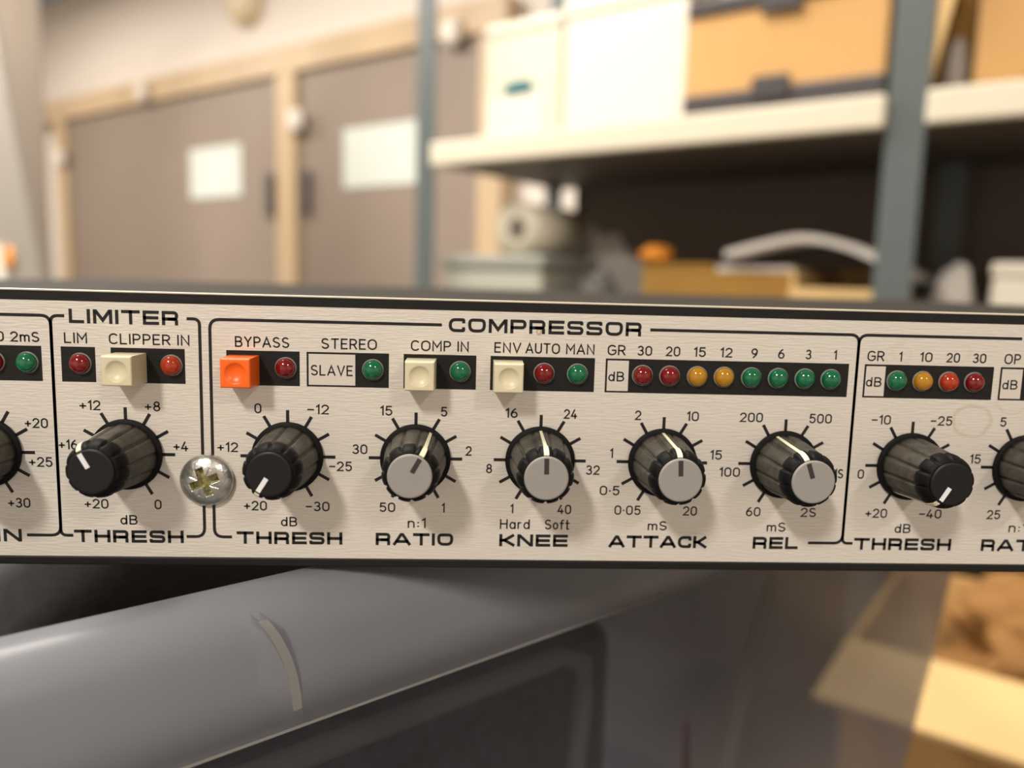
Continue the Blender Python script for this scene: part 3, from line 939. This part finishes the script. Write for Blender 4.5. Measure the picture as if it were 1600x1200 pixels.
def local(origin, bm):
    return bm


sh = thing('steel_shelving', 'blue-grey slotted steel shelving with a cream shelf edge, behind the rack unit', 'shelving', room(0, 1.12, FL), RZ)
SZ = lambda z: z - FL
for p in (-1.055, -.232, .59):
    for q in (0, .44):
        bm = box(p, p + .046, q, q + .004, 0, SZ(1.0), .001)
        bm_box(bm, p if p < -.5 else p, (p if p < -.5 else p) + .004, q + .004, q + .046, 0, SZ(1.0))
        bmesh.ops.remove_doubles(bm, verts=bm.verts, dist=1e-5)
        obj('post', bm, M_post, sh)
for (a, b, e0, e1) in ((-1.05, -.215, -1.009, -.2325), (-.205, .625, -.1855, .5895)):
    for z in (.207, -.30, -.86):
        obj('shelf_board', box(a, b, .006, .48, SZ(z + .012), SZ(z + .036), .002), M_dark, sh)  # dark board colour carries the shade of its underside
        obj('shelf_lip', box(e0, e1, -.012, .005, SZ(z), SZ(z + .042), .004), M_shelf, sh)['label'] = 'cream folded front edge of the shelf'
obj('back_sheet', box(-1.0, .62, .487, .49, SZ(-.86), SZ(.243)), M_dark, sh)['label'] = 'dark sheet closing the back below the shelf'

TOPS, LOWS = .2435, -.2635                      # heights of the two visible shelf boards


def crumple(rx, ry, rz_, seed, amp=.25, sub=4):
    bm = bmesh.new()
    bmesh.ops.create_icosphere(bm, subdivisions=sub, radius=1.0)
    from mathutils import noise
    for v in bm.verts:
        d = v.co.normalized()
        k = 1 + amp * (noise.noise(d * 2.2 + Vector((seed, 0, 0))) + .6 * abs(noise.noise(d * 5 + Vector((0, seed, 0)))))
        v.co = Vector((d.x * rx * k, d.y * ry * k, max(d.z, -.75) * rz_ * k + rz_ * .75))
    zmin = min(v.co.z for v in bm.verts)
    for v in bm.verts:
        v.co.z -= zmin
    return bm


# on the cream shelf
t = thing('labelled_carton', 'pale carton with a teal mark on the cream shelf, next to the left post', 'carton', room(-.85, 1.17, TOPS), RZ)
obj('body', box(-.083, .083, 0, .2, 0, .19, .006), M_bottle, t)
obj('lid', box(-.085, .085, -.002, .202, .1905, .215, .008), M_bwhite, t)
obj('label_panel', box(-.078, .052, -.0025, 0, .006, .085, .001), M_bwhite, t)['label'] = 'white lower label'
obj('teal_mark', crumple(.034, .002, .014, 2, .1, 3), M_teal, t, (-.005, -.001, .085))['label'] = 'teal printed mark'
t = thing('white_carton', 'large blank cream-white carton on the cream shelf, left of the brown crate', 'carton', room(-.645, 1.165, TOPS), RZ)
obj('body', box(-.112, .112, 0, .26, 0, .195, .005), M_bwhite, t)
obj('lid', box(-.114, .114, -.003, .263, .1955, .232, .006), M_bwhite, t)
o = R3('cloth_bundle', crumple(.085, .09, .06, 5, .25), M_bag, (-.66, 1.29, TOPS + .233))
tag(o, 'dark grey cloth bundle on top of the large white carton', 'cloth')
t = thing('brown_crate', 'tan cardboard crate with black bands above and below on the cream shelf', 'crate', room(-.381, 1.137, TOPS), RZ)
obj('body', box(-.139, .139, 0, .26, 0.026, .152, .003), M_kraft, t)
bm = box(-.141, .141, -.005, .263, 0, .038, .004)
o = obj('lower_band', bm, M_blackp, t)
obj('latch', box(-.035, .018, -.009, -.0055, .02, .052, .003), M_blackp, o)
o = obj('upper_band', box(-.141, .141, -.005, .263, .148, .172, .004), M_blackp, t)
obj('latch', box(-.028, .028, -.009, -.0055, .136, .166, .003), M_blackp, o)
# torn open carton in the next bay
t = thing('torn_carton', 'open torn orange-brown carton on the shelf right of the steel post', 'carton', room(-.09, 1.15, TOPS), RZ + .12)
bm = box(-.052, .26, 0, .006, 0, .2)
bm_box(bm, -.052, .26, .25, .256, 0, .2)
bm_box(bm, .254, .26, .006, .25, 0, .2)
bm_box(bm, -.052, -.046, .006, .25, 0, .2)
bm_box(bm, -.046, .254, .006, .25, 0, .006)
obj('walls', bm, M_kraft, t)
o = obj('side_flap', box(-.022, 0, -.001, .004, 0, .21, .001), M_kraft2, t, (-.100, -.012, .004))
o.rotation_euler = (0, math.radians(11), math.radians(-15))
obj('gap_shade_sheet', box(-.125, -.053, .07, .074, 0, .19, .001), M_mustard, t)  # dark sheet added for the shaded gap beside the carton
bm = bmesh.new()
v = [bm.verts.new(q) for q in ((-.02, -.003, .0), (.26, -.05, .0), (.26, -.003, .12), (.04, -.003, .03), (-.02, -.006, .004), (.26, -.053, .004), (.26, -.006, .124), (.04, -.006, .034))]
for f in ((0, 1, 2, 3), (7, 6, 5, 4), (0, 4, 5, 1), (1, 5, 6, 2), (2, 6, 7, 3), (3, 7, 4, 0)):
    bm.faces.new([v[i] for i in f])
bmesh.ops.recalc_face_normals(bm, faces=bm.faces)
obj('shadow_flap', bm, M_mustard, t, (0, 0, .001))  # dark flap shaped in place of a diagonal shadow
o = R3('foam_insert', crumple(.012, .012, .042, 3, .2), M_paper, (-.168, 1.19, TOPS + .001))
tag(o, 'white foam lump standing beside the side flap of the torn carton', 'foam')

# on the lower shelf, half hidden by the rack unit
t = thing('clear_lidded_box', 'grey-green lidded plastic box on the lower shelf beside the left post', 'storage box', room(-.91, 1.15, LOWS), RZ)
obj('body', box(-.10, .13, 0, .2, 0, .285, .01, 3), M_greyp, t)
obj('lid', box(-.105, .135, -.005, .205, .2855, .31, .008, 3), mat('grey_lid', (.3, .31, .28), .4), t)
t = thing('paper_roll', 'pale paper roll with a dark core lying on the grey lidded box', 'paper roll', room(-.85, 1.17, LOWS + .3105 + .048), RZ)
obj('roll', lathe([(.02, 0), (.048, 0), (.048, -.17), (.02, -.17)], 40, 'y'), mat('cream_paper', (.62, .58, .46), .7), t)
obj('core', lathe([(.019, .001), (.0195, .001), (.0195, -.15), (.019, -.15)], 30, 'y'), M_dark, t)
o = R3('grey_bag', crumple(.055, .07, .155, 11, .10), M_bag, (-.70, 1.22, LOWS))
tag(o, 'dark grey rounded fabric bag on the lower shelf, left of the mustard box', 'bag')
o = R3('white_papers', crumple(.10, .03, .185, 17, .25), M_paper, (-.81, 1.46, LOWS))
tag(o, 'crumpled white packing paper behind the dark grey bag', 'packing paper')
t = thing('mustard_box', 'mustard brown cardboard box on the lower shelf between bag and foam sheet', 'carton', room(-.485, 1.20, LOWS), RZ)
obj('body', box(-.125, .125, 0, .25, 0, .287, .004), M_mustard, t)
obj('top_flap', box(-.123, .0, .002, .248, .2875, .299, .002), M_mustard, t)
obj('top_flap', box(.003, .123, .002, .248, .2875, .296, .002), M_paper, t)['label'] = 'pale flap'
o = R3('orange_pouch', crumple(.026, .03, .016, 21, .2), M_orangeb, (-.595, 1.22, LOWS + .2995))
tag(o, 'small bright orange pouch on the corner of the mustard box', 'pouch')
t = thing('open_carton', 'open tan carton with a dark inside, left of the steel post', 'carton', room(-.287, 1.17, LOWS), RZ)
bm = box(-.068, .055, 0, .006, 0, .265)
bm_box(bm, -.068, .055, .25, .256, 0, .30)
bm_box(bm, -.068, -.062, .006, .25, 0, .29)
bm_box(bm, .049, .055, .006, .25, 0, .29)
bm_box(bm, -.068, .055, .006, .25, 0, .006)
obj('walls', bm, M_kraft2, t)
obj('inside_shade_sheet', box(-.06, .047, .1, .245, .24, .244), M_dark, t)['label'] = 'dark sheet for the shaded inside'  # dark sheet stands in for shade within the carton
# arched foam sheet
bm = bmesh.new()
rows = []
for k in range(15):
    a = k / 14
    p = -.46 + .26 * a
    z = .045 + .028 * math.sin(math.pi * min(1, a * 1.0) * .8) - .06 * max(0, a - .4) ** 1.4 * 1.6
    rows.append([bm.verts.new((p, y, z + dz)) for y in (0, .2) for dz in (0, .010)])
for a, b in zip(rows, rows[1:]):
    for i, j in ((0, 1), (1, 3), (3, 2), (2, 0)):
        bm.faces.new((a[i], a[j], b[j], b[i])).smooth = i in (1, 2)
bm.faces.new((rows[0][0], rows[0][1], rows[0][3], rows[0][2]))
bm.faces.new((rows[-1][0], rows[-1][2], rows[-1][3], rows[-1][1]))
bmesh.ops.recalc_face_normals(bm, faces=bm.faces)
o = obj('foam_sheet', bm, M_paper, None, room(0, 1.18, 0), RZ)
tag(o, 'white arched foam sheet bridging the mustard box and the open carton', 'foam')
o = R3('white_wrap', crumple(.032, .05, .17, 31, .12), M_paper, (-.150, 1.24, LOWS))
tag(o, 'bunched white wrapping just right of the steel post on the lower shelf', 'packing paper')
t = thing('pale_box', 'pale grey box at the right end of the lower shelf', 'carton', room(-.03, 1.2, LOWS), RZ)
obj('body', box(-.075, .12, 0, .2, 0, .285, .006), M_bwhite, t)
obj('lid', box(-.077, .122, -.002, .202, .2855, .305, .005), M_bwhite, t)

# big carton in front of the shelving, bottom right
CT = -.345
t = thing('moving_carton', 'large open tan cardboard carton standing on the floor right of the tub', 'carton', room(.06, .80, FL), RZ)
H = CT - FL
obj('front_wall', box(-.22, .34, 0, .006, 0, H), M_kraft, t)
obj('back_wall', box(-.22, .34, .27, .276, 0, H), M_kraft, t)
obj('side_wall', box(-.22, -.214, .006, .27, 0, H), M_kraft, t)
obj('side_wall', box(.334, .34, .006, .27, 0, H), M_kraft, t)
obj('bottom', box(-.214, .334, .006, .27, 0, .006), M_kraft, t)
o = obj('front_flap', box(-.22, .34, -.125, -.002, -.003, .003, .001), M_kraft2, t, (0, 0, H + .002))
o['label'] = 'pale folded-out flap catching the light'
o.rotation_euler = (math.radians(4), 0, 0)
o = R3('kraft_paper', crumple(.20, .085, .13, 41, .3, 5), mat('shaded_kraft', (.26, .125, .03), .8), (.12, .80 + .138, CT - .17))  # paper colour darkened for the shade behind the flap
tag(o, 'crumpled tan kraft paper bulging out of the large open carton', 'packing paper')

# board leaning at the far left
t = thing('leaning_board', 'pale grey board leaning against the taupe cupboard at the left edge', 'board', room(-1.88, .915, FL), RZ)
M_bd = mat('pale_board', (0.27, 0.25, 0.22), 0.5)
o = obj('panel', box(-.25, 0, 0, .018, 0, 2.45, .003), M_bd, t)
o.rotation_euler = (0, -math.radians(16.2), 0)
s = obj('sticker', box(-.246, -.19, -.003, -.0005, 1.0, 1.22, .001), M_bwhite, t)
s.rotation_euler = (0, -math.radians(16.2), 0)
s['label'] = 'white sticker'
s2 = obj('sticker', lathe([(.03, .004), (.03, .0055), (.02, .006)], 24, 'y'), M_orangeb, t, (-.14 - .313, -.001, 1.075))
s2['label'] = 'round orange sticker'
